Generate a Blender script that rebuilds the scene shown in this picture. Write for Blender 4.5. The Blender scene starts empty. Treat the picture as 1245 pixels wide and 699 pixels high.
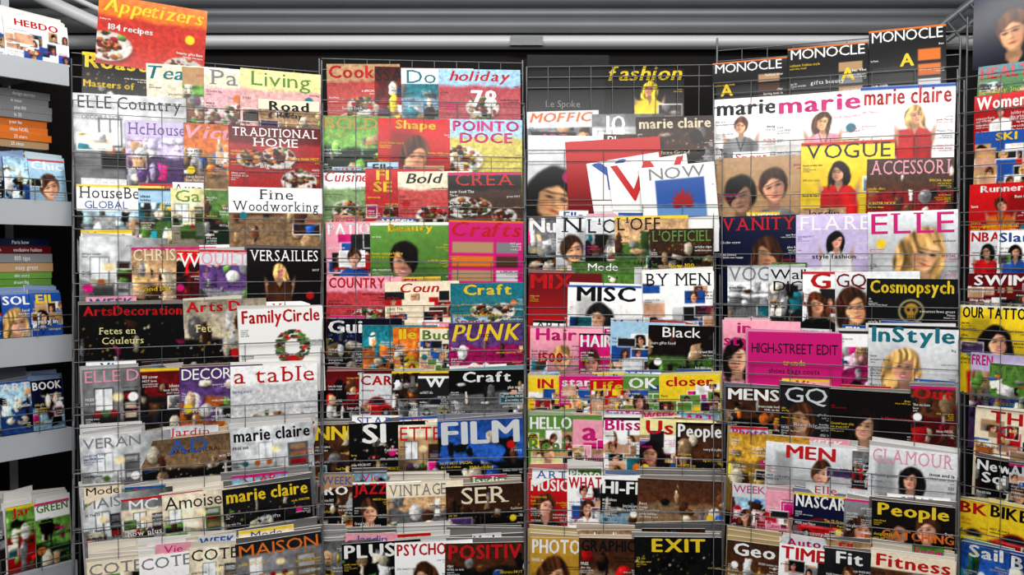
import bpy, math, random
import numpy as np
random.seed(7); rs=np.random.RandomState(7)
sc=bpy.context.scene
try:
    sc.view_settings.view_transform='Standard'
except Exception: pass
# ---------------- camera ----------------
FPX=1078.0; C=np.array([0,-2.5,1.45]); PIT=math.radians(2.0)
cd=bpy.data.cameras.new('camera'); cam=bpy.data.objects.new('camera',cd); sc.collection.objects.link(cam)
cam.location=C; cam.rotation_euler=(math.radians(90)-PIT,0,0); cd.sensor_width=36; cd.lens=36*FPX/1245; sc.camera=cam
FW=np.array([0,math.cos(PIT),-math.sin(PIT)]); UP=np.array([0,math.sin(PIT),math.cos(PIT)]); RT=np.array([1.,0,0])
class Plane:
    def __init__(s,O,deg):
        a=math.radians(deg); s.O=np.array([O[0],O[1],0.]); s.t=np.array([math.cos(a),math.sin(a),0]); s.n=np.array([math.sin(a),-math.cos(a),0])
    def hit(s,u,v,off=0.):
        d=RT*((u-622.5)/FPX)+FW-UP*((v-349.5)/FPX)
        lam=(off-np.dot(s.n,C-s.O))/np.dot(s.n,d); P=C+lam*d
        return float(np.dot(P-s.O,s.t)),float(P[2])
    def w(s,sv,z,c):
        sv=np.asarray(sv,float); z=np.asarray(z,float); c=np.asarray(c,float)
        sv,z,c=np.broadcast_arrays(sv,z,c)
        P=s.O+sv[...,None]*s.t+c[...,None]*s.n; P=P.copy(); P[...,2]=z; return P
    def at(s,u,v=315):
        a,z=s.hit(u,v); return s.O+a*s.t
R={}
O=(0.036,0.0)
R[2]=Plane(O,6); R[3]=Plane(O,-3)
R[1]=Plane(R[2].at(389),22); R[4]=Plane(R[3].at(876),-21)
R[0]=Plane(R[1].at(91),52); R[5]=Plane(R[4].at(1166),-46)
R[9]=Plane((0,.30),0)
# ---------------- colour ----------------
PAL=dict(W=(.94,.94,.93),K=(.03,.03,.04),R=(.74,.07,.09),r=(.40,.05,.07),P=(.88,.58,.65),M=(.78,.08,.44),Y=(.9,.77,.14),y=(.88,.85,.58),
G=(.35,.53,.22),g=(.1,.22,.13),B=(.13,.31,.62),b=(.05,.08,.22),S=(.6,.75,.85),T=(.1,.44,.49),O=(.85,.43,.13),H=(.29,.17,.1),A=(.68,.54,.39),
C=(.9,.84,.73),E=(.48,.48,.49),L=(.79,.8,.81),D=(.13,.13,.14),V=(.37,.25,.48),l=(.72,.67,.81),s=(.82,.62,.5),h=(.72,.56,.33),k=(.08,.055,.05),o=(.7,.53,.17))
def pc(c): return np.array(PAL[c])
def lin(c):
    c=np.clip(np.asarray(c,float),0,1); return np.where(c<=.04045,c/12.92,((c+.055)/1.055)**2.4)
# ---------------- mesh buffer ----------------
class Buf:
    def __init__(s): s.v=[];s.c=[];s.q=[];s.t=[];s.qm=[];s.tm=[];s.qs=[];s.n=0
    def add(s,V,col,quads=None,tris=None,m=0,sm=False):
        V=np.asarray(V,float).reshape(-1,3); col=np.asarray(col,float)
        if col.ndim==1: col=np.tile(col,(len(V),1))
        s.v.append(V); s.c.append(lin(col))
        if quads is not None and len(quads):
            q=np.asarray(quads).reshape(-1,4)+s.n; s.q.append(q); s.qm+= [m]*len(q); s.qs+=[sm]*len(q)
        if tris is not None and len(tris):
            t=np.asarray(tris).reshape(-1,3)+s.n; s.t.append(t); s.tm+=[m]*len(t)
        s.n+=len(V)
    def box(s,pl,s0,s1,z0,z1,c0,c1,col,top=None,m=0,mt=None):
        top=col if top is None else top; mt=m if mt is None else mt
        P=lambda a,z,c: pl.w(a,z,c)
        f=[P(s0,z0,c0),P(s1,z0,c0),P(s1,z1,c0),P(s0,z1,c0)]
        b=[P(s0,z0,c1),P(s1,z0,c1),P(s1,z1,c1),P(s0,z1,c1)]
        s.add(f,col,[[0,1,2,3]],m=m)
        s.add(b,col,[[3,2,1,0]],m=m)
        s.add([f[3],f[2],b[2],b[3]],top,[[0,1,2,3]],m=mt)
        s.add([b[0],b[1],f[1],f[0]],top,[[0,1,2,3]],m=mt)
        s.add([f[0],f[3],b[3],b[0]],top,[[0,1,2,3]],m=mt)
        s.add([f[2],f[1],b[1],b[2]],top,[[0,1,2,3]],m=mt)
    def tube(s,p0,p1,r,col=(.5,.5,.5),m=0,k=6):
        p0=np.asarray(p0,float);p1=np.asarray(p1,float); d=p1-p0; L=np.linalg.norm(d)
        if L<1e-6: return
        d/=L; a=np.cross(d,[0,0,1.]); 
        if np.linalg.norm(a)<.1: a=np.cross(d,[0,1.,0])
        a/=np.linalg.norm(a); b=np.cross(d,a)
        an=np.arange(k)*2*math.pi/k
        ring=np.cos(an)[:,None]*a*r+np.sin(an)[:,None]*b*r
        V=np.vstack([p0+ring,p1+ring]); q=[[i,(i+1)%k,k+(i+1)%k,k+i] for i in range(k)]
        s.add(V,col,q,m=m,sm=True)
    def obj(s,name,mats,parent=None):
        me=bpy.data.meshes.new(name); V=np.vstack(s.v)
        me.vertices.add(len(V)); me.vertices.foreach_set('co',V.ravel())
        q=np.vstack(s.q) if s.q else np.zeros((0,4),int); t=np.vstack(s.t) if s.t else np.zeros((0,3),int)
        loops=np.concatenate([q.ravel(),t.ravel()]).astype(np.int32)
        me.loops.add(len(loops)); me.loops.foreach_set('vertex_index',loops)
        n=len(q)+len(t); me.polygons.add(n)
        st=np.concatenate([np.arange(len(q))*4,len(q)*4+np.arange(len(t))*3]).astype(np.int32)
        me.polygons.foreach_set('loop_start',st)
        for m in mats: me.materials.append(m)
        me.polygons.foreach_set('material_index',np.array(s.qm+s.tm,dtype=np.int32))
        me.polygons.foreach_set('use_smooth',np.array(list(s.qs)+[False]*len(t),dtype=bool))
        ca=me.color_attributes.new('Col','FLOAT_COLOR','POINT')
        cc=np.ones((len(V),4),dtype=np.float32); cc[:,:3]=np.vstack(s.c); ca.data.foreach_set('color',cc.ravel())
        me.update(); me.validate()
        o=bpy.data.objects.new(name,me); sc.collection.objects.link(o)
        if parent: o.parent=parent
        return o
# ---------------- materials ----------------
def mat(name,base=None,rough=.5,metal=0,attr=False,noise=0,spec=.5,scale=40):
    m=bpy.data.materials.new(name); m.use_nodes=True; nt=m.node_tree; b=nt.nodes['Principled BSDF']
    b.inputs['Roughness'].default_value=rough; b.inputs['Metallic'].default_value=metal
    b.inputs['Specular IOR Level'].default_value=spec
    if attr:
        a=nt.nodes.new('ShaderNodeVertexColor'); a.layer_name='Col'; nt.links.new(a.outputs['Color'],b.inputs['Base Color'])
    else:
        if noise:
            t=nt.nodes.new('ShaderNodeTexNoise'); t.inputs['Scale'].default_value=scale
            g=nt.nodes.new('ShaderNodeTexCoord'); nt.links.new(g.outputs['Object'],t.inputs['Vector'])
            r=nt.nodes.new('ShaderNodeValToRGB'); l=lin(base)
            r.color_ramp.elements[0].color=(*(l*(1-noise)),1); r.color_ramp.elements[1].color=(*np.clip(l*(1+noise),0,1),1)
            nt.links.new(t.outputs['Fac'],r.inputs['Fac']); nt.links.new(r.outputs['Color'],b.inputs['Base Color'])
        else: b.inputs['Base Color'].default_value=(*lin(base),1)
    return m
MP=mat('magazine_print',attr=True,rough=.2,spec=.28)
MG=mat('page_edges',base=(.93,.91,.87),rough=.8,noise=.12,scale=300)
MW=mat('rack_wire',base=(.42,.42,.43),rough=.42,metal=.75,noise=.25,scale=20)
MS=mat('shelf_metal',base=(.68,.70,.72),rough=.45,noise=.08,scale=8)
MD=mat('dark_backing',base=(.07,.06,.055),rough=.7,noise=.3,scale=6,spec=.15)
MSH=mat('shutter_metal',base=(.38,.39,.40),rough=.42,metal=.2,noise=.15,scale=5)
MSL=mat('shutter_rail_light',base=(.78,.78,.79),rough=.4,noise=.08,scale=5)
MF=mat('floor_tile',base=(.35,.34,.33),rough=.5,noise=.2,scale=4)
# ---------------- glyphs ----------------
GL={}
def raw(ch,off):
    cu=bpy.data.curves.new('g','FONT'); cu.body=ch; cu.size=1; cu.resolution_u=2; cu.offset=off; cu.fill_mode='FRONT'
    ob=bpy.data.objects.new('g',cu); sc.collection.objects.link(ob)
    dg=bpy.context.evaluated_depsgraph_get(); dg.update()
    me=bpy.data.meshes.new_from_object(ob.evaluated_get(dg)); me.calc_loop_triangles()
    V=np.zeros(len(me.vertices)*3); me.vertices.foreach_get('co',V); V=V.reshape(-1,3)[:,:2]
    T=np.array([list(t.vertices) for t in me.loop_triangles],int).reshape(-1,3)
    bpy.data.objects.remove(ob); bpy.data.curves.remove(cu); bpy.data.meshes.remove(me)
    return V,T
_h,_=raw('H',0); CAP=_h[:,1].max(); _x,_=raw('x',0); XH=_x[:,1].max()/CAP
def glyph(ch,f):
    k=(ch,f)
    if k in GL: return GL[k]
    V,T=raw(ch,0)
    if len(V)==0: GL[k]=None; return None
    V=V/CAP
    if f=='s':
        cnt={}
        for t in T:
            for a,b in ((t[0],t[1]),(t[1],t[2]),(t[2],t[0])):
                e=(min(a,b),max(a,b)); cnt[e]=cnt.get(e,0)+1
        nv=list(V); nt=list(T)
        for (a,b),c in cnt.items():
            if c!=1: continue
            ya,yb=V[a][1],V[b][1]
            if abs(ya-yb)>.02: continue
            for lv,sg in ((0,1),(1,-1),(XH,-1)):
                if abs(ya-lv)<.035:
                    x0,x1=sorted((V[a][0],V[b][0]))
                    if .03<x1-x0<.32:
                        i=len(nv); y0,y1=sorted((ya,ya+sg*.07)); e=.1
                        nv+= [np.array([x0-e,y0]),np.array([x1+e,y0]),np.array([x1+e,y1]),np.array([x0-e,y1])]
                        nt+= [np.array([i,i+1,i+2]),np.array([i,i+2,i+3])]
        V=np.array(nv);T=np.array(nt)
    if f in 'bi':
        sh=[(-.05,0),(.05,0),(0,.025),(0,-.02)] if f=='b' else [(-.03,0),(.03,0)]
        n=len(V); T=np.vstack([T+i*n for i in range(len(sh))]); V=np.vstack([V+np.array(q) for q in sh])
    if f=='i': V=V.copy(); V[:,0]+=.25*V[:,1]
    V=V.copy(); V[:,0]-=V[:,0].min(); GL[k]=(V,T,V[:,0].max()); return GL[k]
TC={}
def layout(txt,f):
    k=(txt,f)
    if k in TC: return TC[k]
    x=0;vs=[];ts=[];n=0
    for ch in txt:
        if ch==' ': x+=.4; continue
        g=glyph(ch,f)
        if g is None: continue
        V,T,w=g; V=V+[x,0]; vs.append(V); ts.append(T+n); n+=len(V); x+=w+(.1 if f!='i' else .02)
    if not vs: TC[k]=None; return None
    TC[k]=(np.vstack(vs),np.vstack(ts),x-.1); return TC[k]
# ---------------- painting ----------------
NG=rs.rand(64,64)
def vn(x,y):
    xi=np.floor(x).astype(int); yi=np.floor(y).astype(int); fx=x-xi; fy=y-yi
    fx=fx*fx*(3-2*fx); fy=fy*fy*(3-2*fy)
    g=lambda a,b: NG[a%64,b%64]
    return (g(xi,yi)*(1-fx)+g(xi+1,yi)*fx)*(1-fy)+(g(xi,yi+1)*(1-fx)+g(xi+1,yi+1)*fx)*fy
def fbm(X,Y,fr,sd):
    o=0;a=.5
    for i in range(4): o=o+a*vn(X*fr*2**i+sd*3.7+i*11,Y*fr*2**i+sd*1.9); a*=.5
    return o/.94
def sm(d,e=.012): return np.clip(.5-d/(2*e),0,1)
def blend(I,c,m): 
    c=np.asarray(c,float); return I*(1-m[...,None])+c*m[...,None]
def ell(X,Y,cx,cy,rx,ry): return (np.sqrt(((X-cx)/rx)**2+((Y-cy)/ry)**2)-1)*min(rx,ry)
def rect(X,Y,x0,x1,y0,y1): return np.maximum(np.maximum(x0-X,X-x1),np.maximum(y0-Y,Y-y1))
def figure(I,X,Y,cx,cy,r,hair,cl,sd,skin=None,long=None):
    q=random.Random(int(sd*9973)); e=max(.006,r*.08)
    skin=pc('s')*q.uniform(.82,1.12)*np.array((1,q.uniform(.92,1.02),q.uniform(.88,1.02))) if skin is None else skin
    hair=pc(hair)*q.uniform(.8,1.15); cl=pc(cl)
    if long is None: long=q.random()<.6
    wp=r*.3; X0,Y0=X,Y
    X=X+(fbm(X0,Y0,.9/r,sd)-.5)*wp; Y=Y+(fbm(X0,Y0,.9/r,sd+4)-.5)*wp
    n=fbm(X,Y,14,sd); st=vn((X-cx)*6/r+sd*9+np.sin(Y*2/r),Y*1.1/r)
    tau=q.uniform(-.32,.32); c_,s_=math.cos(tau),math.sin(tau)
    xr=((X-cx)*c_+(Y-cy)*s_)/r; yr=(-(X-cx)*s_+(Y-cy)*c_)/r; er=e/r
    lx=q.choice((-1,1)); turn=q.uniform(-.22,.22)
    hc=hair*(.45+1.15*st)[...,None]
    E=lambda a,b,c,d: ell(xr,yr,a,b,c,d)
    def bl(I,c,m): 
        return I*(1-m[...,None])+(c if np.ndim(c)==3 else np.asarray(c))*m[...,None]
    if long: I=bl(I,hc,sm(E(-turn,.45,1.0+q.uniform(0,.25),1.5),er))
    sw=1.7+q.random()*.5
    xs=(X-cx)/r; ys=(Y-cy)/r
    d=np.maximum(1.35+.22*xs**2-ys,np.abs(xs)-sw)
    fold=(.7+.6*fbm(X,Y*.4,10,sd+1))[...,None]
    I=bl(I,cl*fold,sm(d,er))
    vneck=np.maximum(np.abs(xs)*1.3-(2.3-ys)*.5,1.2-ys); I=bl(I,skin*.88,sm(vneck,er)*(q.random()<.65))
    if q.random()<.4:
        I=bl(I,cl*.45,sm(np.abs(np.abs(xs)-.15-(2.6-ys)*.35)-.06,er)*sm(1.4-ys,er))
    I=bl(I,skin*.75,sm(np.maximum(np.abs(xs)-.36,np.maximum(.5-ys,ys-1.5)),er))
    I=bl(I,hc,sm(E(0,-.14,.86,1.08),er))
    fm=sm(E(turn*.5,.12,.6+.05*q.random(),.9),er)
    sh=np.clip(1.02-lx*xr*.45-(yr*.06),.45,1.15)[...,None]
    I=bl(I,np.clip(skin*sh*1.06,0,1),fm)
    for sx in(-1,1): I=bl(I,skin*np.array((.98,.78,.76)),sm(E(turn+sx*.36,.36,.16,.14),er*2.5)*fm*.5)
    part=q.uniform(-.5,.5)
    hl=yr+.48-.9*np.abs(xr-part)**1.5
    I=bl(I,hc,sm(np.maximum(E(0,.05,.8,1.),hl),er))
    if long: 
        for sx in(-1,1): I=bl(I,hc,sm(E(sx*.78+turn*.3,.5+q.uniform(-.1,.3),.2,1.),er))
    for sx in(-1,1):
        ex=turn+sx*.26
        I=bl(I,skin*.62,sm(E(ex,.0,.18,.12),er*1.6)*.5*fm)
        I=bl(I,(.09,.06,.06),sm(E(ex,.03,.12,.05),er*.6)*.9)
        I=bl(I,hair*.45,sm(E(ex+.02*sx,-.16,.18,.035),er*.6)*.7)
    I=bl(I,skin*.66,sm(E(turn+lx*.09,.22,.05,.2),er)*.5*fm); I=bl(I,skin*.55,sm(E(turn,.4,.11,.04),er*.7)*.7)
    if q.random()<.45:
        I=bl(I,(.62,.12,.16),sm(E(turn,.62,.23,.1),er*.6)*.9); I=bl(I,(.95,.93,.9),sm(E(turn,.61,.17,.04),er*.5))
    else: I=bl(I,skin*np.array((.8,.45,.45)),sm(E(turn,.61,.19,.065),er*.6)*.95)
    return I
def scene(I,X,Y,w,c,q,sd,t=0.):
    hz=q.uniform(.25,.42); a,b=c[0],c[-1]
    n=fbm(X,Y,6,sd); n2=fbm(X,Y,28,sd+3); n3=fbm(X,Y,60,sd+1)
    J=np.ones_like(I)*(a*q.uniform(.85,1.15)); J=J*(1.15-.9*np.abs(Y-hz))[...,None]
    J=blend(J,b*.75,sm(hz-Y+.1*(n-.5),.02))
    acc=[a,b,b*.5,np.clip(a*1.4,0,1),pc('H'),pc('C'),pc('W'),pc('A'),pc(q.choice('RTBYGOM')),pc('E'),pc('k')]
    for j in range(q.randint(12,22)):
        cc=q.choice(acc)*q.uniform(.7,1.2)
        x=w*q.uniform(-.05,1.05); y=q.uniform(.14,.58); rx=q.uniform(.01,.07); ry=q.uniform(.012,.1)
        dd=ell(X,Y,x,y,rx,ry) if q.random()<.6 else rect(X+.1*(n-.5),Y+.3*(X-x)*q.choice((-1,0,1)),x-rx,x+rx,y-ry,y+ry)
        m=sm(dd+(n2-.5)*.03,.006)
        tt=np.clip(1.15-(X-x)/rx*.3-(Y-y+ry)/ry*.2,.45,1.4)
        J=blend(J,J.mean()*.35,sm(ell(X,Y,x+rx*.3,y+ry,rx,.015),.012)*.6)
        J=J*(1-m[...,None])+np.clip(cc*tt[...,None],0,1)*m[...,None]
        if q.random()<.5: J=blend(J,np.clip(cc*1.6+.15,0,1),sm(ell(X,Y,x-rx*.4,y-ry*.5,rx*.25,ry*.18),.008)*.7)
    J=J*(.55+.55*n2+.4*n3)[...,None]
    m=sm(t-Y,.006) if t else np.ones_like(X)
    return I*(1-m[...,None])+J*m[...,None]
def paint(st,bg,X,Y,w,sd):
    I=np.ones(X.shape+(3,))*pc(bg); k=st[0]; c=[pc(x) for x in st[1:]] or [pc(bg)*.7]
    q=random.Random(int(sd*1000)); lum=pc(bg).mean()
    n=fbm(X,Y,9,sd)
    if k in 'fb' :
        g=fbm(X,Y,3,sd+2); I=I*(1.1-.42*g[...,None]*np.clip(Y[...,None]*2,0,1))
        if q.random()<.35: 
            a=w*q.random(); I=blend(I,pc(bg)*.6,sm(rect(X,Y,a,a+.2,.12,.6),.03)*.6)
        hair=st[1] if len(st)>1 else 'H'; cl=st[2] if len(st)>2 else 'K'
        if k=='f': 
            r=q.uniform(.105,.175); I=figure(I,X,Y,w*(.5+q.uniform(-.14,.14)),.2+r*.9+q.uniform(0,.05),r,hair,cl,sd)
        else:
            cx=w*(.5+q.uniform(-.1,.1)); ben=.03*np.sin(Y*9+sd); ben2=q.uniform(.07,.1)
            I=blend(I,pc(cl)*.9,sm(np.maximum(np.abs(X-cx-ben)-ben2-.04*np.sin((Y-.3)*9),.35-Y)))
            for sx in(-1,1): I=blend(I,pc('s')*.85,sm(ell(X+sx*.25*(Y-.42),Y,cx+sx*.12,.46,.022,.14),.008))
            I=figure(I,X,Y,cx,.24,.07,hair,cl,sd)
    elif k=='u':
        I=figure(I,X,Y,w*.3,.36,.17,'k',st[1],sd,skin=pc('s')*.7); I=figure(I,X,Y,w*.68,.28,.15,'H',st[2],sd+.3,long=False)
    elif k=='d':
        I=blend(I,c[0]*.8+.1,sm(.15-Y+.05*n,.02)*.8)
        for j in range(3):
            x,y,a=w*q.uniform(.1,.95),q.uniform(.3,.6),q.uniform(.11,.2); b=a*.65
            I=blend(I,np.array((.2,.15,.12)),sm(ell(X,Y,x+.01,y+.02,a,b),.02)*.5)
            I=blend(I,np.array((.88,.85,.82))*q.uniform(.8,1),sm(ell(X,Y,x,y,a,b),.006)); I=blend(I,np.array((.72,.7,.68)),sm(np.abs(ell(X,Y,x,y,a*.93,b*.93))-.003,.004)*.7)
            for i in range(46):
                t=q.random()*6.28; rr=q.random()*.92; z=q.uniform(.009,.03); cc=np.array(q.choice(c+[pc('O'),pc('H'),pc('G'),pc('A'),pc('r')]))*q.uniform(.5,1.1)
                xx,yy=x+a*rr*math.cos(t),y+b*rr*math.sin(t)-.01
                I=blend(I,cc*.5,sm(ell(X+.04*n,Y,xx+.005+.02,yy+.008,z,z*.7),.006)); I=blend(I,cc,sm(ell(X+.04*n,Y,xx+.02,yy,z,z*.65),.005)); I=blend(I,np.clip(cc*1.4+.15,0,1),sm(ell(X,Y,xx-z*.3,yy-z*.25,z*.3,z*.2),.005)*.6)
        I=I*(.8+.4*fbm(X,Y,45,sd))[...,None]
    elif k=='r':
        I=blend(I,c[0],sm(.13-Y)); d=c[-1]
        I=I*(1.1-.8*np.abs(X/w-.4)*.5)[...,None]
        I=blend(I,c[0]*.6,sm(.42-Y+.15*(X/w-.5)))
        x0=w*q.uniform(.1,.35)
        I=blend(I,(.9,.92,.93),sm(rect(X,Y,x0,x0+.14,.17,.36),.006)); I=blend(I,d,sm(np.abs(rect(X,Y,x0,x0+.14,.17,.36))-.004,.005)); I=blend(I,d,sm(rect(X,Y,x0+.066,x0+.072,.17,.36),.004))
        y0=q.uniform(.38,.44); x1=w*q.uniform(.02,.3); d2=np.clip(d*q.uniform(.8,1.8),0,1)
        I=blend(I,d2*.6,sm(rect(X,Y,x1,x1+w*.45,y0,y0+.12),.008)); I=blend(I,d2,sm(rect(X,Y,x1,x1+w*.45,y0,y0+.04),.012)); 
        for i in range(3): cc=pc(q.choice('CRTOLVG')); I=blend(I,cc*.8,sm(ell(X,Y,x1+w*(.08+.14*i),y0-.005,.03,.028),.008))
        I=blend(I,d*.7,sm(rect(X,Y,w*.68,w*.93,.2,.55),.006)); 
        for i in range(4): I=blend(I,np.clip(pc(q.choice('CAELHR')),0,1)*.8,sm(rect(X,Y,w*.71,w*.9,.22+.08*i,.27+.08*i),.006))
        xl=w*q.uniform(.5,.64); I=blend(I,d*.6,sm(rect(X,Y,xl,xl+.006,.25,.5),.005)); I=blend(I,(.98,.88,.66),sm(ell(X,Y,xl,.25,.045,.035),.012))
        I=I*(.75+.45*fbm(X,Y,18,sd))[...,None]
    elif k=='c':
        for j in range(16):
            x0=w*q.uniform(-.1,.85); y0=q.uniform(.1,.52); ww=q.uniform(.1,.26); hh=q.uniform(.06,.17); cc=np.array(q.choice(c+[pc('W'),pc('s'),pc('D'),pc('B'),pc('A')]))
            I=blend(I,(.93,.93,.93),sm(rect(X,Y,x0-.007,x0+ww+.007,y0-.007,y0+hh+.007),.004)*(j%2)); m=sm(rect(X,Y,x0,x0+ww,y0,y0+hh),.004)
            J=np.ones_like(I)*cc*(.7+.5*n)[...,None]
            if j%3!=0: J=figure(J,X,Y,x0+ww*q.uniform(.3,.7),y0+hh*.45,q.uniform(.035,.055),q.choice('kHhH'),q.choice('KRBWMT'),sd+j)
            I=I*(1-m[...,None])+J*m[...,None]
        if q.random()<.55: I=figure(I,X,Y,w*q.uniform(.3,.7),.33,q.uniform(.07,.11),q.choice('kHhH'),q.choice('KRBWMT'),sd)
    elif k=='n': I=scene(I,X,Y,w,c,q,sd,t=0. if lum<.5 or q.random()<.3 else .16)
    elif k=='N': I=scene(I,X,Y,w,c,q,sd,t=.27 if bg=='W' else .15)
    elif k=='k':
        I=I*(.5+.9*n[...,None]); I=scene(I,X,Y,w,[pc(bg),pc('k')],q,sd)*.75
        for j in range(60):
            x,y=w*q.random(),q.uniform(.15,.6); a=q.uniform(.003,.012); I=blend(I,q.choice(c+[pc('o'),pc('C')]),sm(ell(X,Y,x,y,a,a),.005)*q.uniform(.3,.9))
    elif k=='v':
        I=blend(I,pc('E')*.8,sm(.4-Y)); 
        I=blend(I,c[0],sm(ell(X,Y,w*.5,.42,w*.42,.08))); I=blend(I,c[0]*.8,sm(ell(X,Y,w*.52,.36,w*.25,.08))); I=blend(I,(.1,.12,.15),sm(ell(X,Y,w*.52,.35,w*.2,.05)))
        I=blend(I,np.clip(c[0]*1.4+.2,0,1),sm(ell(X,Y,w*.45,.39,w*.3,.012),.01))
        for a in(.25,.78): I=blend(I,(.05,.05,.05),sm(ell(X,Y,w*a,.48,.05,.055))); I=blend(I,(.6,.6,.6),sm(ell(X,Y,w*a,.48,.028,.03)))
    elif k=='h':
        for j in range(220):
            a=q.random()*6.28; r=.13+q.uniform(-.04,.04); z=q.uniform(.008,.024)
            I=blend(I,np.array(q.choice([pc('G'),pc('g'),pc('G'),pc('g'),pc('R')]))*q.uniform(.7,1.2),sm(ell(X,Y,w*.62+r*math.cos(a),.4+r*math.sin(a),z,z*.7),.005))
        I=blend(I,pc('R'),sm(ell(X,Y,w*.62,.52,.06,.035),.008))
    elif k=='j':
        I=blend(I,pc('B'),sm(rect(X,Y,w*.2,w*.85,.13,.5),.006)); I=blend(I,pc('S'),sm(.33+.08*n-Y,.02)*sm(rect(X,Y,w*.2,w*.85,.13,.5),.006)*.5)
        for j in range(9):
            a=-math.pi/2+(j-4)*.42; L=.17*(1-abs(j-4)*.1); dx=X-w*.55;dy=Y-.38; t=dx*math.cos(a)+dy*math.sin(a); p=-dx*math.sin(a)+dy*math.cos(a)
            I=blend(I,(.6,.08,.1),sm(np.maximum(np.abs(p)-.02*np.sin(np.clip(t/L,0,1)*3.14),np.maximum(-t,t-L)),.006))
    elif k=='x':
        I=blend(I,pc('y'),sm(ell(X,Y,w*.5,.36,.13,.13))); I=blend(I,pc('K'),sm(ell(X,Y,w*.5,.36,.115,.115)))
        I=blend(I,pc('o'),sm(ell(X,Y,w*.5,.34,.07,.07))); I=blend(I,pc('o'),sm(rect(X,Y,w*.5-.04,w*.5+.04,.36,.44)))
        for a in(-1,1): I=blend(I,pc('K'),sm(ell(X,Y,w*.5+a*.03,.345,.018,.018),.006))
        for a in(-.02,0,.02): I=blend(I,pc('K'),sm(rect(X,Y,w*.5+a-.003,w*.5+a+.003,.4,.44),.005))
    elif k=='g':
        I=blend(I,c[0],np.clip((Y-.1)*2.5,0,1))
    elif k=='t':
        for j in range(3):
            y=.2+j*.13; I=blend(I,c[j%len(c)],sm(rect(X,Y,w*.05,w*.6,y,y+.1),.006))
            I=blend(I,pc(q.choice('ALEOH')),sm(rect(X,Y,w*.64,w*.93,y,y+.1),.006))
        I=blend(I,pc('O'),sm(rect(X,Y,-1,2,-.1,.018),.004))
    if k not in 'pgjxth':
        if q.random()<.3: I=blend(I,pc(q.choice('RYKWMB')),sm(rect(X,Y,-1,2,.0,.028),.004))
        if q.random()<.3: I=blend(I,pc(q.choice('RYWMTO')),sm(ell(X,Y,w*q.choice((.15,.85)),q.uniform(.25,.5),.04,.04),.005))
        if q.random()<.35:
            x0=w*q.choice((.03,.68)); y0=q.uniform(.25,.42); m=sm(rect(X,Y,x0,x0+w*.29,y0,y0+.11),.004)
            J=scene(I,X,Y,w,[pc(q.choice('SCGAPE')),pc(q.choice('HRTDVO'))],q,sd+6); I=blend(I,(.93,.93,.93),sm(rect(X,Y,x0-.007,x0+w*.29+.007,y0-.007,y0+.117),.004)); I=I*(1-m[...,None])+J*m[...,None]
        I=I*(.92+.18*fbm(X,Y,34,sd+2))[...,None]
        I=(I-.5)*1.14+.5
        L=I.mean(-1,keepdims=True); I=L+(I-L)*.92
    return np.clip(I,0,1)
WORDS="Spring Best new 25 ideas MODE beauty les plus SPECIAL home The secrets Paris style NOEL recettes guide 100 easy gifts WINTER fashion Maison luxe la vie holiday cadeaux exclusive diet love stars HOT look in your dream chic voyage design great food cover story tips and tricks Grand how to Big issue inside now FREE win".split()
cnt=[0]
LOWROLL={1:-1.8,2:-.7,3:.5,4:.9}
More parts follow.
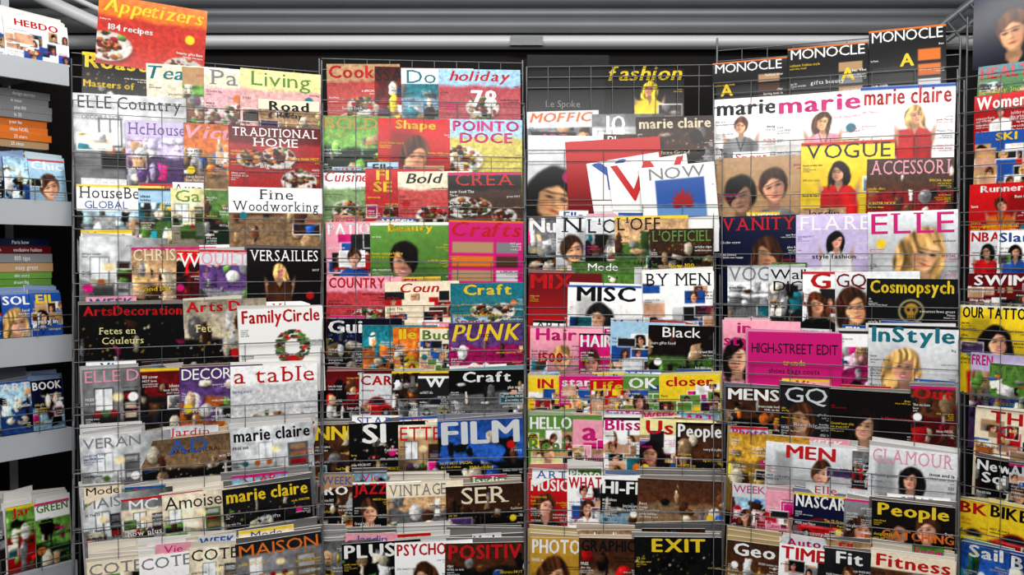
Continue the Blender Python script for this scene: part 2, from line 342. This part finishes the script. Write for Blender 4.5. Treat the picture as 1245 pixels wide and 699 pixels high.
def mag(buf,pl,off,zb,spec,k,n,cop,s_max,pock=.10,rk=0):
    cnt[0]+=1; sd=(cnt[0]*.6180339)%1*9+.1; q=random.Random(cnt[0])
    F=[x for x in spec.strip().split(';')]
    xl,xr,yt=[float(a) for a in F[0].split()]
    txt=F[1]; hp=float(F[2] or 12); fc=F[3] or 'bW'; bg=F[4] or 'W'; st=F[5] or 'p'
    ex=[f[1:] for f in F[6:] if f.startswith('@')]; fl=[f for f in F[6:] if not f.startswith('@')]
    s0,_=pl.hit(xl,yt,off); s1,_=pl.hit(xr,yt,off); _,zt=pl.hit((xl+xr)/2,yt,off)
    px=(s1-s0)/(xr-xl); _,zz=pl.hit((xl+xr)/2,yt+10,off); pz=(zt-zz)/10
    wv=s1-s0; w=wv
    if 'w' not in fl and k<n-1: w=min(max(wv,.2),max(wv,s_max-s0))
    h=zt-(zb-pock); hv=min(h,zt-zb+.03); cc=-(n-1-k)*.0036
    roll=math.radians(q.uniform(-1.2,1.2)+(LOWROLL.get(rk,0)*q.uniform(.2,1.4) if cop>1 else 0)); nl=5+int(q.random()*3)
    for f in fl:
        if f[0]=='F': cc=.006
        if f[0]=='Z': cc=-.02
        if f[0]=='a': roll=math.radians(float(f[1:]))
        if f[0]=='l': nl=int(f[1:])
    bk=q.uniform(.004,.005)+(.008 if cop>1 else 0); bh=q.uniform(-.0008,.0012)+(.002 if cop>2 else 0); yw=q.uniform(-.003,.003)
    cr,sr=math.cos(roll),math.sin(roll); pa=w/2; pb=h
    def P(a,b,c):
        a=np.asarray(a,float);b=np.asarray(b,float); x=a-pa; y=pb-b
        X=x*cr+y*sr-(.6*h*sr); Yv=-x*sr+y*cr
        dep=off+cc+c-bk*(1-b/h)**2-bh*(2*a/w-1)**2*(1-b/h)+yw*(a-pa)
        return pl.w(s0+pa+X,zb-pock+Yv,dep)
    cell=.0023; nx=max(8,int(w/cell)); nyv=max(8,int(hv/cell))
    bs=np.concatenate([np.linspace(0,hv,nyv+1),np.linspace(hv,h,8)[1:]]) if h>hv+.01 else np.linspace(0,hv,nyv+1)
    as_=np.linspace(0,w,nx+1); A,B=np.meshgrid(as_,bs); U=hv/.6
    I=paint(st,bg,A/U,B/U,wv/U,sd)
    gy,gx=len(bs),len(as_); idx=np.arange(gy*gx).reshape(gy,gx)
    qd=np.stack([idx[1:,:-1],idx[1:,1:],idx[:-1,1:],idx[:-1,:-1]],-1).reshape(-1,4)
    buf.add(P(A,B,0),I.reshape(-1,3),qd,m=0,sm=True)
    th=.003; fr=[P(0,0,0),P(w,0,0),P(w,h,0),P(0,h,0)]; bkp=[P(0,0,-th),P(w,0,-th),P(w,h,-th),P(0,h,-th)]
    e=(.93,.92,.89); buf.add([fr[0],fr[1],bkp[1],bkp[0]],e,[[0,1,2,3]],m=1)
    buf.add([fr[1],fr[2],bkp[2],bkp[1]],e,[[0,1,2,3]],m=1); buf.add([fr[0],bkp[0],bkp[3],fr[3]],pc(bg)*.9,[[0,1,2,3]])
    buf.add([fr[3],bkp[3],bkp[2],fr[2]],e,[[0,1,2,3]],m=1); buf.add(bkp,pc(bg)*.9,[[0,1,2,3]])
    for j in range(1,cop+1):
        up=j*q.uniform(.004,.008)*(1.5 if cop>2 else 1.1); sh=q.uniform(-.007,.007); c0=-th-.0005-(j-1)*.0055; c1=c0-.0048; tl=q.uniform(-.004,.004)
        f4=[P(sh,-up-tl,c0),P(wv+sh,-up+tl,c0),P(wv+sh,h,c0),P(sh,h,c0)]; b4=[P(sh,-up-tl,c1),P(wv+sh,-up+tl,c1),P(wv+sh,h,c1),P(sh,h,c1)]
        buf.add(f4,pc(bg)*.5+.5*np.array((.9,.89,.87))*q.uniform(.6,1),[[0,3,2,1]]); buf.add([f4[0],f4[1],b4[1],b4[0]],e,[[0,1,2,3]],m=1)
        buf.add([f4[1],f4[2],b4[2],b4[1]],e,[[0,1,2,3]],m=1); buf.add([f4[0],b4[0],b4[3],f4[3]],e,[[0,1,2,3]],m=1); buf.add(b4,e,[[0,1,2,3]],m=1)
    def text(t,f,col,xc,b0,ch,maxw,al='c',fit=True,lo=.42,hi=1.3):
        L=layout(t,f)
        if L is None: return
        V,T,nw=L; sx=maxw/(nw*ch) if fit else 1
        if sx<lo: ch*=sx/lo; sx=lo
        sx=min(sx,hi) if fit else min(sx,1)
        W=nw*ch*sx; x0={'c':xc-W/2,'l':xc,'r':xc-W}[al]
        x0=max(.002,min(x0,wv-W-.002)) if W<wv else x0
        a=x0+V[:,0]*ch*sx; b=b0+ch-V[:,1]*ch
        a=np.clip(a,.001,w-.001); b=np.clip(b,.0005,h)
        buf.add(P(a,b,.0004+.0001*q.random()),col,tris=T)
    ch=hp*pz
    if txt:
        ls=txt.split('/'); b0=.005
        for t in ls:
            text(t,fc[0],pc(fc[1]),wv/2,b0,ch,wv*.92); b0+=ch*1.2
    else: b0=.01
    for x in ex:
        t,xf,yp,hh,f2=x.split('|'); text(t,f2[0],pc(f2[1]),wv*float(xf),float(yp)*pz,float(hh)*pz,wv*.92,hi=1.)
    b1=b0+.005; lum=pc(bg).mean()
    cols=[pc(fc[1]),pc('W') if lum<.6 else pc('K'),pc('W') if lum<.5 else pc(q.choice('RDBM')),pc('Y') if lum<.45 else pc('D')]
    for j in range(nl):
        al='l' if (j+cnt[0])%2 else 'r'; col=q.choice(cols)
        hh=q.uniform(.0035,.0075); yb=b1+(hv-b1)*(j+.1)/max(nl,1)*.95
        for r in range(q.choice([1,2,3,4])):
            t=' '.join(q.choice(WORDS) for _ in range(q.choice([1,2,3]))); 
            text(t,q.choice('nbsn'),col,.005 if al=='l' else wv-.005,yb,hh,wv*.38,al,fit=True,hi=1.0); yb+=hh*1.5
            hh=max(.003,hh*.75)
    if q.random()<.3 and nl>1:
        hh=q.uniform(.007,.012); t=' '.join(q.choice(WORDS) for _ in range(2))
        text(t,q.choice('bs'),q.choice(cols),wv/2,hv*q.uniform(.6,.75),hh,wv*.8,hi=1.1)
EDGE={1:(89,392),2:(391,637),3:(639,877),4:(868,1165),5:(1168,1330)}
ROWS=[]
def row(rk,off,yb,cop,txt,pock=.10): ROWS.append((rk,off,yb,cop,[l for l in txt.strip().split('\n') if l.strip()],pock))
# ---- rack 1
row(1,0,80,0,"""
118 250 2;Appetizers;17;iY;O;dRO;a4;l2;@184 recipes|.3|34|7|bW""",.02)
row(1,.02,148,0,"""
98 180 64;Roast;16;bY;k;kHo;l2;@Masters of|.4|34|8|bY
178 224 76;Tea;16;iT;C;dCP
222 252 80;;10;bW;A;nGA
248 296 82;Pa;18;sE;C;dPC
292 390 86;Living;17;nG;y;dPG
314 388 122;Road;11;bK;C;nAE;F;@Holiday|.5|16|6|bK""")
row(1,.042,208,0,"""
88 227 114;ELLE Country;15;sD;L;rLD;w;Z;l1;@DECORATION|.25|26|5|nE
152 228 147;HcHouse;14;sV;l;nlV
223 282 150;Vict;16;iP;A;nOA
278 390 154;TRADITIONAL/HOME;10;sW;r;dRr""")
row(1,.064,282,0,"""
92 172 224;HouseBe;14;sD;W;NSL;l0;@GLOBAL|.45|20|9|nB
168 212 228;;12;bW;S;nTG
208 250 228;Ga;14;sG;y;rCG
248 282 232;;10;bW;g;nGg
278 392 228;Fine/Woodworking;12;sK;W;NHA;l0""")
row(1,.086,360,1,"""
95 162 288;;11;nE;L;rLE
160 216 300;CHRIS;14;sC;H;nAH
214 246 306;W;17;sW;r;nRr;l1
242 302 304;QUILT;16;sP;L;nVL
300 390 302;VERSAILLES;13;sW;k;bhH;l1""")
row(1,.110,436,1,"""
95 226 370;ArtsDecoration;11;bR;k;kHo;l0;w;@Fetes en|.35|28|8|sy;@Couleurs|.4|40|8|sy
224 296 364;Arts D;12;bR;C;kHo;l1;@Fetes|.4|30|9|sy
290 393 374;FamilyCircle;15;bR;W;h;F;l3;a-1.5""")
row(1,.135,512,1,"""
100 172 448;ELLE D;14;nP;E;rED
170 220 448;;12;bW;E;nrD
218 284 446;DECOR;13;nW;k;nVO
280 386 444;a table;18;sR;W;dLE;l2""")
row(1,.165,580,3,"""
98 175 530;VERAN;12;nE;L;rLE
172 284 533;AD;16;sB;A;kAH;@ARCHITECTURAL|.6|14|5|nK
281 382 518;marie claire;14;bK;L;rLE;a-1.5""")
row(1,.200,645,4,"""
100 150 604;MAIS;12;nE;L;rLD
148 202 606;MC;13;nW;E;rCH
198 274 600;Amoise;15;nD;C;rCG
272 380 590;marie claire;14;bY;D;kHA;a-2.5""")
row(1,.240,720,4,"""
105 176 684;COTE;13;sE;C;NGE
170 236 676;COTE;13;sE;W;NGE
230 292 667;COTE;13;sD;C;rCE
288 393 656;MAISON;14;nO;D;rEA;a-2.5""")
# ---- rack 2
row(2,0,140,0,"""
397 458 76;Cook;15;bR;A;dRC
455 492 80;SSA;15;sK;P;nrP
488 537 82;Do;16;sT;W;nTS
533 633 84;holiday;12;iR;S;dRG;@78|.55|26|20|bW""")
row(2,.02,206,0,"""
391 462 140;BOLD;14;no;g;nGg
459 550 144;Shape;10;bY;R;fHO
547 635 145;POINTO/DOCE;12;bM;S;dYO""")
row(2,.04,268,0,"""
392 448 206;Cuisine;12;iR;W;dGG
444 486 204;FI/SE;12;bY;R;dRO
484 548 208;Bold;12;iD;C;dRH
545 635 209;CREA;14;sR;k;dHr""")
row(2,.06,334,0,"""
396 452 269;PATIO;13;bW;P;cRM
450 548 270;Beauty;9;bY;G;fkP
545 636 268;Crafts;17;iR;M;tAO;l3""")
row(2,.082,387,0,"""
396 470 336;COUNTRY;12;bR;P;dRG
468 552 342;Coun;11;iR;C;cHR
548 638 344;Craft;12;bY;T;dTA""")
row(2,.105,442,0,"""
396 442 388;Gui;15;bW;b;kEB
440 480 396;Cro;12;bT;O;nTO
478 514 398;lle;12;bY;o;nOY
510 550 400;Bud;11;bG;C;cGY
546 636 392;PUNK;20;iY;M;nVM;@neon|.5|12|6|nK""")
row(2,.13,500,1,"""
396 440 452;;11;bW;r;nrK
436 478 456;CAR;11;bR;L;vR
476 512 452;ART;11;bK;E;nHW
508 550 458;W;11;bW;D;vE
546 638 450;Craft;12;bW;T;nKE""")
row(2,.16,573,2,"""
380 428 518;NNI;16;bY;D;nHD
424 486 515;SI;22;bW;K;kED
484 538 518;ETTE;16;nR;C;rAH
533 637 511;FILM;26;bL;b;nBK;l3""")
row(2,.195,640,3,"""
385 430 592;RO;10;bW;D;nHK
428 472 588;JAZZ;12;bR;k;fHK
470 546 588;VINTAGE;13;sE;C;nAE
543 638 591;SER;19;sC;H;kHr""")
row(2,.235,720,4,"""
385 420 661;;11;bW;E;nEK
416 484 662;PLUS;15;bW;D;nKE
480 546 661;PSYCHO;13;bR;W;fHK
541 638 662;POSITIV;16;bR;K;nHD""")
# ---- rack 3
row(3,-.05,140,0,"""
640 740 66;;12;nE;K;p;l0;@Le Spoke|.45|56|8|nE
736 832 78;fashion;17;iY;K;bYY;l1""")
row(3,.02,198,0,"""
641 724 134;MOFFIC;11;iO;L;nEL
720 778 138;10;20;nW;E;rLE
774 869 141;marie claire;12;bC;H;kAG""")
row(3,.04,265,0,"""
641 700 164;;11;nE;L;fKK;l0
690 806 168;;11;nE;R;gr;a-3;l0;w
720 775 190;Y;34;bB;W;p;a-9;l0
744 842 192;W;46;nR;W;p;a-8;l1
780 872 200;NOW;14;nE;W;j;a-5;l1;F""")
row(3,.062,328,0,"""
642 678 263;Nu;17;bW;K;nEK
676 716 262;N;18;sK;L;fHY
712 752 264;L'O;17;sK;L;nEK
748 806 262;L'OFF;15;sK;C;nAG
790 868 278;L'OFFICIEL;13;sG;H;kAG""")
row(3,.085,398,1,"""
642 698 332;MIX;17;bR;r;gR;l2
690 782 325;POSITIF;12;nD;L;p;Z;w;l0
690 784 347;MISC;17;bK;W;fDE;l3
782 869 330;BY MEN;15;sK;W;cDL""")
row(3,.108,452,0,"""
644 708 398;Hair;14;bM;P;fhM;@1500|.4|32|11|bR
704 746 406;HAIR;14;bW;M;fHR
742 792 392;;12;bW;S;cBL
788 869 396;Black;12;nW;k;nkG""")
row(3,.135,500,1,"""
642 684 460;IN;11;bR;Y;cRY
680 722 458;star;10;bW;M;cGY
718 762 462;Life;11;bY;R;cYT
758 806 458;OK;12;bW;G;cYG
802 876 456;closer;11;bR;Y;cMG""")
row(3,.165,572,2,"""
642 698 507;HELLO;14;bW;G;cyA;@Real|.4|28|16|bG
696 738 513;a;22;bM;P;cPM
734 782 509;Bliss;13;bM;W;cHT
778 826 511;Us;16;bR;y;cVK
822 880 515;People;15;bW;r;nHK""")
row(3,.198,636,3,"""
643 694 584;MUSIC;13;bW;R;fHK
690 734 580;WHAT;13;bR;W;cBR
730 778 586;HI-FI;14;bW;B;nKS
775 880 585;CLASSIC;14;sH;k;nHA""")
row(3,.235,720,3,"""
644 708 657;PHOTO;16;bW;o;fHK
704 776 657;GRAPHIC;13;bK;A;nHA
772 880 655;EXIT;15;bY;D;kGE""")
# ---- rack 4
row(4,-.01,108,0,"""
866 954 72;MONOCLE;11;nW;K;tKD;l4;a-1;@A|.2|28|14|bY
958 1056 54;MONOCLE;12;nW;K;tKD;l4;a-1;@A|.75|30|15|bY
1057 1151 33;MONOCLE;13;nW;K;tKD;l4;a-1;@A|.5|32|15|bY""",.03)
row(4,.012,185,0,"""
868 947 118;marie;18;bK;W;bHE
943 1052 112;marie;20;bM;W;bHP
1046 1162 103;marie claire;20;bR;W;bhR""")
row(4,.034,252,0,"""
870 976 190;;14;nW;A;uKE;l2
974 1088 171;VOGUE;18;sK;Y;bkR;w
1054 1160 192;ACCESSORI;17;sP;r;nHR;l5""")
row(4,.058,325,0,"""
874 972 262;VANITY;15;sR;b;fHT
968 1062 260;FLARE;17;sW;l;bKL
1056 1166 256;ELLE;25;sM;L;fhW""")
row(4,.084,388,0,"""
884 938 322;VOG;17;nE;L;nLE
934 982 325;Wall/DIC;12;nK;L;nED
976 1020 330;G;18;bR;W;cDE
1016 1056 330;GQ;16;nr;L;fHr
1054 1165 339;Cosmopsych;15;bY;K;x;l3""")
row(4,.112,460,1,"""
877 932 390;in/style;13;bM;P;fkP
910 1024 404;;12;bK;M;p;l0;F;@HIGH-STREET EDIT|.5|14|12|nK;@trends|.5|34|6|bY;@shoes bags coats|.5|44|6|nK
1020 1060 402;;12;bM;W;nPM
1056 1166 396;InStyle;18;bT;L;fhg""")
row(4,.142,522,1,"""
882 950 472;MENS;13;bW;b;nHK
948 1012 470;GQ;18;nL;D;fHA
1008 1112 476;;12;bR;k;fkK;l5
1108 1163 470;Out;13;bR;D;nHr""")
row(4,.175,588,2,"""
885 935 529;;13;bW;o;no
930 1042 543;MEN;15;bR;L;fHE
1036 1062 551;;10;bW;E;nED
1056 1164 548;GLAMOUR;16;sP;L;fkD""")
row(4,.208,652,2,"""
888 934 602;PINK;14;bP;r;cPr
930 966 600;;12;bW;P;cRM
964 1030 604;NASCAR;14;bW;b;vR
1026 1064 610;;12;bW;E;fHK
1060 1162 614;People;14;bY;k;uKr;@CATCHING|.6|34|10|bO""")
row(4,.242,725,3,"""
882 950 664;Geo;14;bW;o;nHo
946 1006 668;TIME;14;bR;W;cKE
1002 1064 672;Fit;14;bW;D;bHR
1058 1162 678;Fitness;14;bR;C;nHG""")
# ---- rack 5 (right return)
row(5,-.01,72,0,"""
1184 1262 -24;;12;bW;b;fHK;l0""",.02)
row(5,.0,108,0,"""
1188 1268 76;HEALTH;14;bR;T;dGT
1262 1330 66;Fit;14;bR;W;dGT""",.05)
row(5,.012,152,0,"""
1184 1262 112;Women's;15;bW;R;bHW
1256 1330 104;Run;15;bW;B;bHW""",.06)
row(5,.024,218,0,"""
1184 1262 158;SKI;9;bY;B;cRB
1256 1330 156;Golf;15;bW;G;cBW""")
row(5,.036,275,0,"""
1178 1258 222;Runner;8;bW;R;bHO
1252 1330 220;Box;15;bW;R;bHW""")
row(5,.048,328,0,"""
1178 1216 280;NBA;11;bR;L;bkR
1212 1262 280;Slam;11;bB;W;bkB
1258 1330 280;Ball;15;bW;R;bHW""",.08)
row(5,.06,370,0,"""
1176 1258 332;SWIM;12;bW;r;cgR
1252 1330 334;Fish;15;bW;G;nGT""",.06)
row(5,.072,430,0,"""
1166 1262 372;OUR TATTOO;13;bK;Y;fkR
1256 1330 374;INK;15;bW;K;bHK""")
row(5,.084,498,0,"""
1178 1206 430;FREN;12;bM;l;nPV
1202 1264 444;MAC;16;bG;W;nGB
1260 1330 444;PC;15;bW;B;nBT""")
row(5,.1,556,1,"""
1184 1262 500;TH/G;14;bR;C;cER
1256 1330 510;Sky;15;bW;B;nBT""")
row(5,.115,612,1,"""
1184 1230 560;New/Sci;12;bW;K;nKE
1226 1268 566;ABM;12;bL;D;cDR
1262 1330 574;Sci;15;bW;B;nBT""")
row(5,.13,668,1,"""
1160 1204 610;BK;13;bR;Y;vY
1200 1264 618;BIKES;14;bK;Y;vR
1258 1330 634;Moto;15;bW;R;vK""")
row(5,.15,740,1,"""
1168 1230 664;Sail;14;bW;T;nBT
1226 1290 680;Boat;15;bW;B;nBT""")
racks={k:Buf() for k in EDGE}
prev={}
MASTS="STAR Vogue Elle WEEK Photo Auto Mode TIME Jardin Vie Sport ART".split()
for ri,(rk,off,yb,cop,lines,pock) in enumerate(ROWS):
    pl=R[rk]; e0,e1=EDGE[rk]; mid=(e0+min(e1,1245))/2
    _,zb=pl.hit(mid,yb,off); sa,_=pl.hit(e0,yb,off); sb,_=pl.hit(e1,yb,off)
    buf=Buf(); n=len(lines); rq=random.Random(ri*17)
    for k,l in enumerate(lines): mag(buf,pl,off,zb,l,k,n,cop,sb-.002,pock,rk)
    if rk in(1,2,3,4) and yb>250:
        for l in lines:
            xl,xr,yt=[float(a) for a in l.split(';')[0].split()]
            if xr-xl>36 and rq.random()<.75:
                wd=min(xr-xl-4,rq.uniform(32,80)); x0=rq.uniform(xl+2,xr-wd-1); up=rq.uniform(4,9)+(4 if cop>1 else 0)
                sp=f"{x0:.0f} {x0+wd:.0f} {yt-up:.0f};{rq.choice(MASTS)};9;{rq.choice('bsn')}{rq.choice('RKWBM')};{rq.choice('WLCWSPLEA')};n{rq.choice('AHSG')}{rq.choice('EDR')};w;Z;l0;a{rq.uniform(-2,2):.1f}"
                mag(buf,pl,off,zb,sp,0,1,0,sb,pock,rk)
    buf.obj('magazine_row',[MP,MG])
    if (rk==1 and off==0) or off<-.04 or (rk==5 and yb<80): 
        continue
    W=racks[rk]; f=off+.012; r=.0011; P=lambda a,z,c: pl.w(a,z,c)
    top=zb+.035; bot=zb-pock-.003; bk=off-.022
    for zz in (top,zb+.004,):
        W.tube(P(sa,zz,f),P(sb,zz,f),r*1.25 if zz==top else r); 
        for s_ in (sa,sb): W.tube(P(s_,zz,f),P(s_,zz,bk),r*1.25)
    W.tube(P(sa,bot,f),P(sb,bot,f),r); W.tube(P(sa,bot,bk),P(sb,bot,bk),r)
    nv=max(3,int((sb-sa)/.09))
    for j in range(nv+1):
        a=sa+(sb-sa)*j/nv; W.tube(P(a,top,f),P(a,bot,f),r*.85); W.tube(P(a,bot,f),P(a,bot,bk),r)
    if rk in prev:
        a0,b0,z0,f0=prev[rk]
        for (p,qv) in ((a0,sa),(b0,sb)): 
            W.tube(P(p,z0,f0),P(qv,top,bk),.0028); W.tube(P(p,z0,f0+.03),P(qv,top,f),.0015)
    prev[rk]=(sa,sb,top,bk)
for rk,W in racks.items():
    pl=R[rk]; sa,sb,z,f=prev[rk]
    for s_ in (sa,sb): W.tube(pl.w(s_,z,f),pl.w(s_,.006,f),.004); W.tube(pl.w(s_,.006,f+.05),pl.w(s_,.006,f-.35),.006)
    for px_ in (EDGE[rk][0]+1,EDGE[rk][1]-1):
        a,_=pl.hit(px_,300,-.03); _,zt=pl.hit(px_,{1:70,2:72,3:80,4:45,5:20}[rk],-.03); W.tube(pl.w(a,.02,-.045),pl.w(a,zt,-.045),.003)
    a0,_=pl.hit(EDGE[rk][0]+1,300,-.03); a1,_=pl.hit(EDGE[rk][1]-1,300,-.03)
    _,zt=pl.hit(sum(EDGE[rk])/2,{1:76,2:74,3:80,4:50,5:20}[rk],-.045)
    for dz in (0,-.03,-.06,-.3,-.9): W.tube(pl.w(a0,zt+dz,-.045),pl.w(a1,zt+dz,-.045),.0018)
    for j in range(1,9):
        a=a0+(a1-a0)*j/9; W.tube(pl.w(a,zt,-.045),pl.w(a,.3,-.045),.0011)
    W.obj('magazine_rack',[MW])
# ---------------- left shelf unit ----------------
pl=R[0]; SH=Buf()
s1,_=pl.hit(90,300,0); s0=s1-.75
levels=[(88,26),(259,30),(425,33),(538,28),(705,30)]
zs=[]
for y,t in levels:
    _,zc=pl.hit(60,y-t/2,0); _,z2=pl.hit(60,y+t/2,0); zs.append(zc)
    SH.box(pl,s0,s1-.005,z2,zc,.0,-.012,(.8,.8,.8)); SH.box(pl,s0,s1-.005,zc-.012,zc-.002,-.012,-.34,(.8,.8,.8))
for a in (s0,s1-.02): SH.box(pl,a,a+.02,0,2.45,-.34,-.37,(.8,.8,.8))
SH.box(pl,s0,s1,.0,.12,-.02,-.34,(.8,.8,.8))
shelf=SH.obj('metal_shelf_unit',[MS])
BK=Buf(); BK.box(pl,s0,s1,0.12,2.4,-.345,-.36,(.1,.1,.1)); BK.obj('back_panel',[MD],shelf)
SW=Buf()
for z in zs[1:]:
    for dz in (.02,.05): SW.tube(pl.w(s0,z+dz,.006),pl.w(s1,z+dz,.006),.0014)
    for j in range(9): a=s0+(s1-s0)*j/8; SW.tube(pl.w(a,z,.006),pl.w(a,z+.05,.006),.0012)
SW.obj('wire_guard',[MW],shelf)
def pile(lev,items,c0=-.015):
    b=Buf(); zs_=zs[lev]+.001
    for (xa,xb,ya,yb_,cols) in items:
        a,_=pl.hit(xa,350,c0); bb,_=pl.hit(xb,350,c0); a=max(a,s0); bb=min(bb,s1-.025)
        z1=pl.hit(60,ya,c0)[1]; z0=max(zs_,pl.hit(60,yb_,c0)[1])
        n=max(1,int((yb_-ya)/8))
        for j in range(n):
            q0=z0+(z1-z0)*j/n; q1=z0+(z1-z0)*(j+1)/n-.0012; d=random.uniform(-.006,.006)
            cc=np.clip(pc(random.choice(cols))*random.uniform(.85,1.15),0,1)
            b.box(pl,a+d,bb+d,q0,q1,c0+d*.5,c0-.2,cc,(.9,.88,.84),0,1)
            L=layout(random.choice(WORDS)+' '+random.choice(WORDS),'n'); V,T,nw=L; hh=(q1-q0)*.5; sx=min(1.,(bb-a)*.7/(nw*hh))
            for k in range(2): b.add(pl.w(a+d+(bb-a)*(.58-.45*k)+V[:,0]*hh*sx*.8,q0+(q1-q0)*.25+V[:,1]*hh,c0+d*.5+.0006),pc('W') if cc.mean()<.6 else pc('K'),tris=T)
    b.obj('book_stack',[MP,MG])
def shelfmags(lev,off,lines,cop=3):
    b=Buf(); ls=[l for l in lines.strip().split('\n')]
    for k,l in enumerate(ls): mag(b,pl,off,zs[lev]+.001,l,k,len(ls),cop,s1-.03,0,0)
    b.obj('magazine_stack',[MP,MG])
shelfmags(0,-.02,"""
-60 6 14;Auto;10;bR;L;cRB;w
6 84 24;HEBDO;8;bR;W;cRB;w;l5""")
shelfmags(1,-.01,"""
-60 6 192;;9;bW;E;nED;w
6 36 190;;9;bW;B;nSB;w;l3
36 80 194;Chic;10;bW;S;fHB;w;l3""",2)
pile(1,[(-50,80,148,182,'OAAO'),(-50,78,114,148,'EETS'),(-50,80,184,246,'D')],-.065)
shelfmags(2,-.01,"""
-60 4 358;;9;bW;R;nRB;w
4 40 358;SOL;10;bW;B;fhR;w;l3
38 76 356;EIL;10;bY;B;cRW;w;l4""",2)
pile(2,[(-50,70,330,354,'GGG'),(-50,68,308,330,'AHE'),(-50,66,290,308,'bBr'),(-50,72,356,412,'D')],-.065)
shelfmags(3,-.02,"""
-60 2 466;;9;bW;b;nbS;w
2 40 464;ART;9;bW;b;nSB;w;l4
40 78 462;BOOK;9;bW;B;nbS;w;l4""",3)
shelfmags(4,-.02,"""
-60 8 630;;9;bW;E;nED;w
10 46 616;Jar;9;bR;W;nGR;w;l4
44 86 610;GREEN;9;bG;W;nGg;w;l4""",4)
# ---------------- header shutter / walls ----------------
H=R[9]
def zat(y): return H.hit(622,y,0)[1]
sh=Buf()
ys=[-90,-60,-30,-6,10,21,40]
L0,L1=-1.6,1.9
def slat(b,ya,yb_,bul,m=0,k=8):
    z0,z1=zat(yb_),zat(ya); P=[]
    for j in range(k+1):
        t=j/k; P.append((z0+(z1-z0)*t, .0+bul*math.sin(math.pi*t)**.6))
    V=[];q=[]
    for z,c in P: V+= [H.w(L0,z,c),H.w(L1,z,c)]
    for j in range(k): q.append([2*j,2*j+1,2*j+3,2*j+2])
    b.add(V,(.5,.5,.5),q,m=m,sm=True)
for a,b_,u in zip(ys[:-1],ys[1:],(.02,.02,.02,.03,.006,.014)): slat(sh,a,b_,u)
slat(sh,43,60,.03,1)
sh.box(H,L0,L1,zat(43),zat(-90),-.004,-.02,(.3,.3,.3),m=2); sh.box(H,L0,L1,zat(60),zat(42),-.0,-.02,(.3,.3,.3),m=2)
a=H.hit(640,50,0)[0]; sh.box(H,a-.05,a+.05,zat(58),zat(47),.035,.0,(.3,.3,.3),m=0)
sh.obj('roller_shutter',[MSH,MSL,MD])
wb=Buf(); wb.box(R[9],-2.6,2.6,0,3.0,-.03,-.13,(.1,.1,.1)); wb.obj('wall_back',[MD])
fb=Buf(); P0=Plane((0,0),0); fb.box(P0,-4,4,-.1,0,5,-.45,(.3,.3,.3)); fb.obj('floor',[MF])
rl=Buf()
def p3(pl,u,v,c): a,z=pl.hit(u,v,c); return pl.w(a,z,c)
rl.tube(p3(H,-10,-30,.2),p3(H,190,62,.05),.02,k=12); rl.tube(p3(H,30,-30,.2),p3(H,215,55,.05),.008,k=8)
rl.obj('ceiling_rail',[MSL])
rl=Buf()
rl.tube(p3(H,1235,-40,.15),p3(H,1110,58,.05),.012,k=12); rl.tube(p3(H,1260,-30,.15),p3(H,1130,64,.05),.008,k=8)
for j in range(8):
    rl.tube(p3(H,1235-14*j,-40+11*j,.14),p3(H,1250-14*j,-22+11*j,.14),.004)
rl.obj('ceiling_rail',[MSH])
# ---------------- lights ----------------
w=bpy.data.worlds.new('world'); sc.world=w; w.use_nodes=True; w.node_tree.nodes['Background'].inputs[0].default_value=(.93,.96,1,1); w.node_tree.nodes['Background'].inputs[1].default_value=.2
from mathutils import Vector
def area(loc,tgt,sx,sy,e,col=(1,.98,.95)):
    l=bpy.data.lights.new('fluorescent_light','AREA'); l.shape='RECTANGLE'; l.size=sx; l.size_y=sy; l.energy=e; l.color=col
    o=bpy.data.objects.new('fluorescent_light',l); sc.collection.objects.link(o); o.location=loc
    o.rotation_euler=(Vector(tgt)-Vector(loc)).to_track_quat('-Z','Y').to_euler()
area((-.8,-1.35,2.8),(-.6,0,1.1),1.6,.25,25); area((.85,-1.35,2.8),(.65,0,1.1),1.6,.25,25)
area((0,-3.2,2.4),(0,0,1.0),2.6,.4,30)
print('mags',cnt[0])
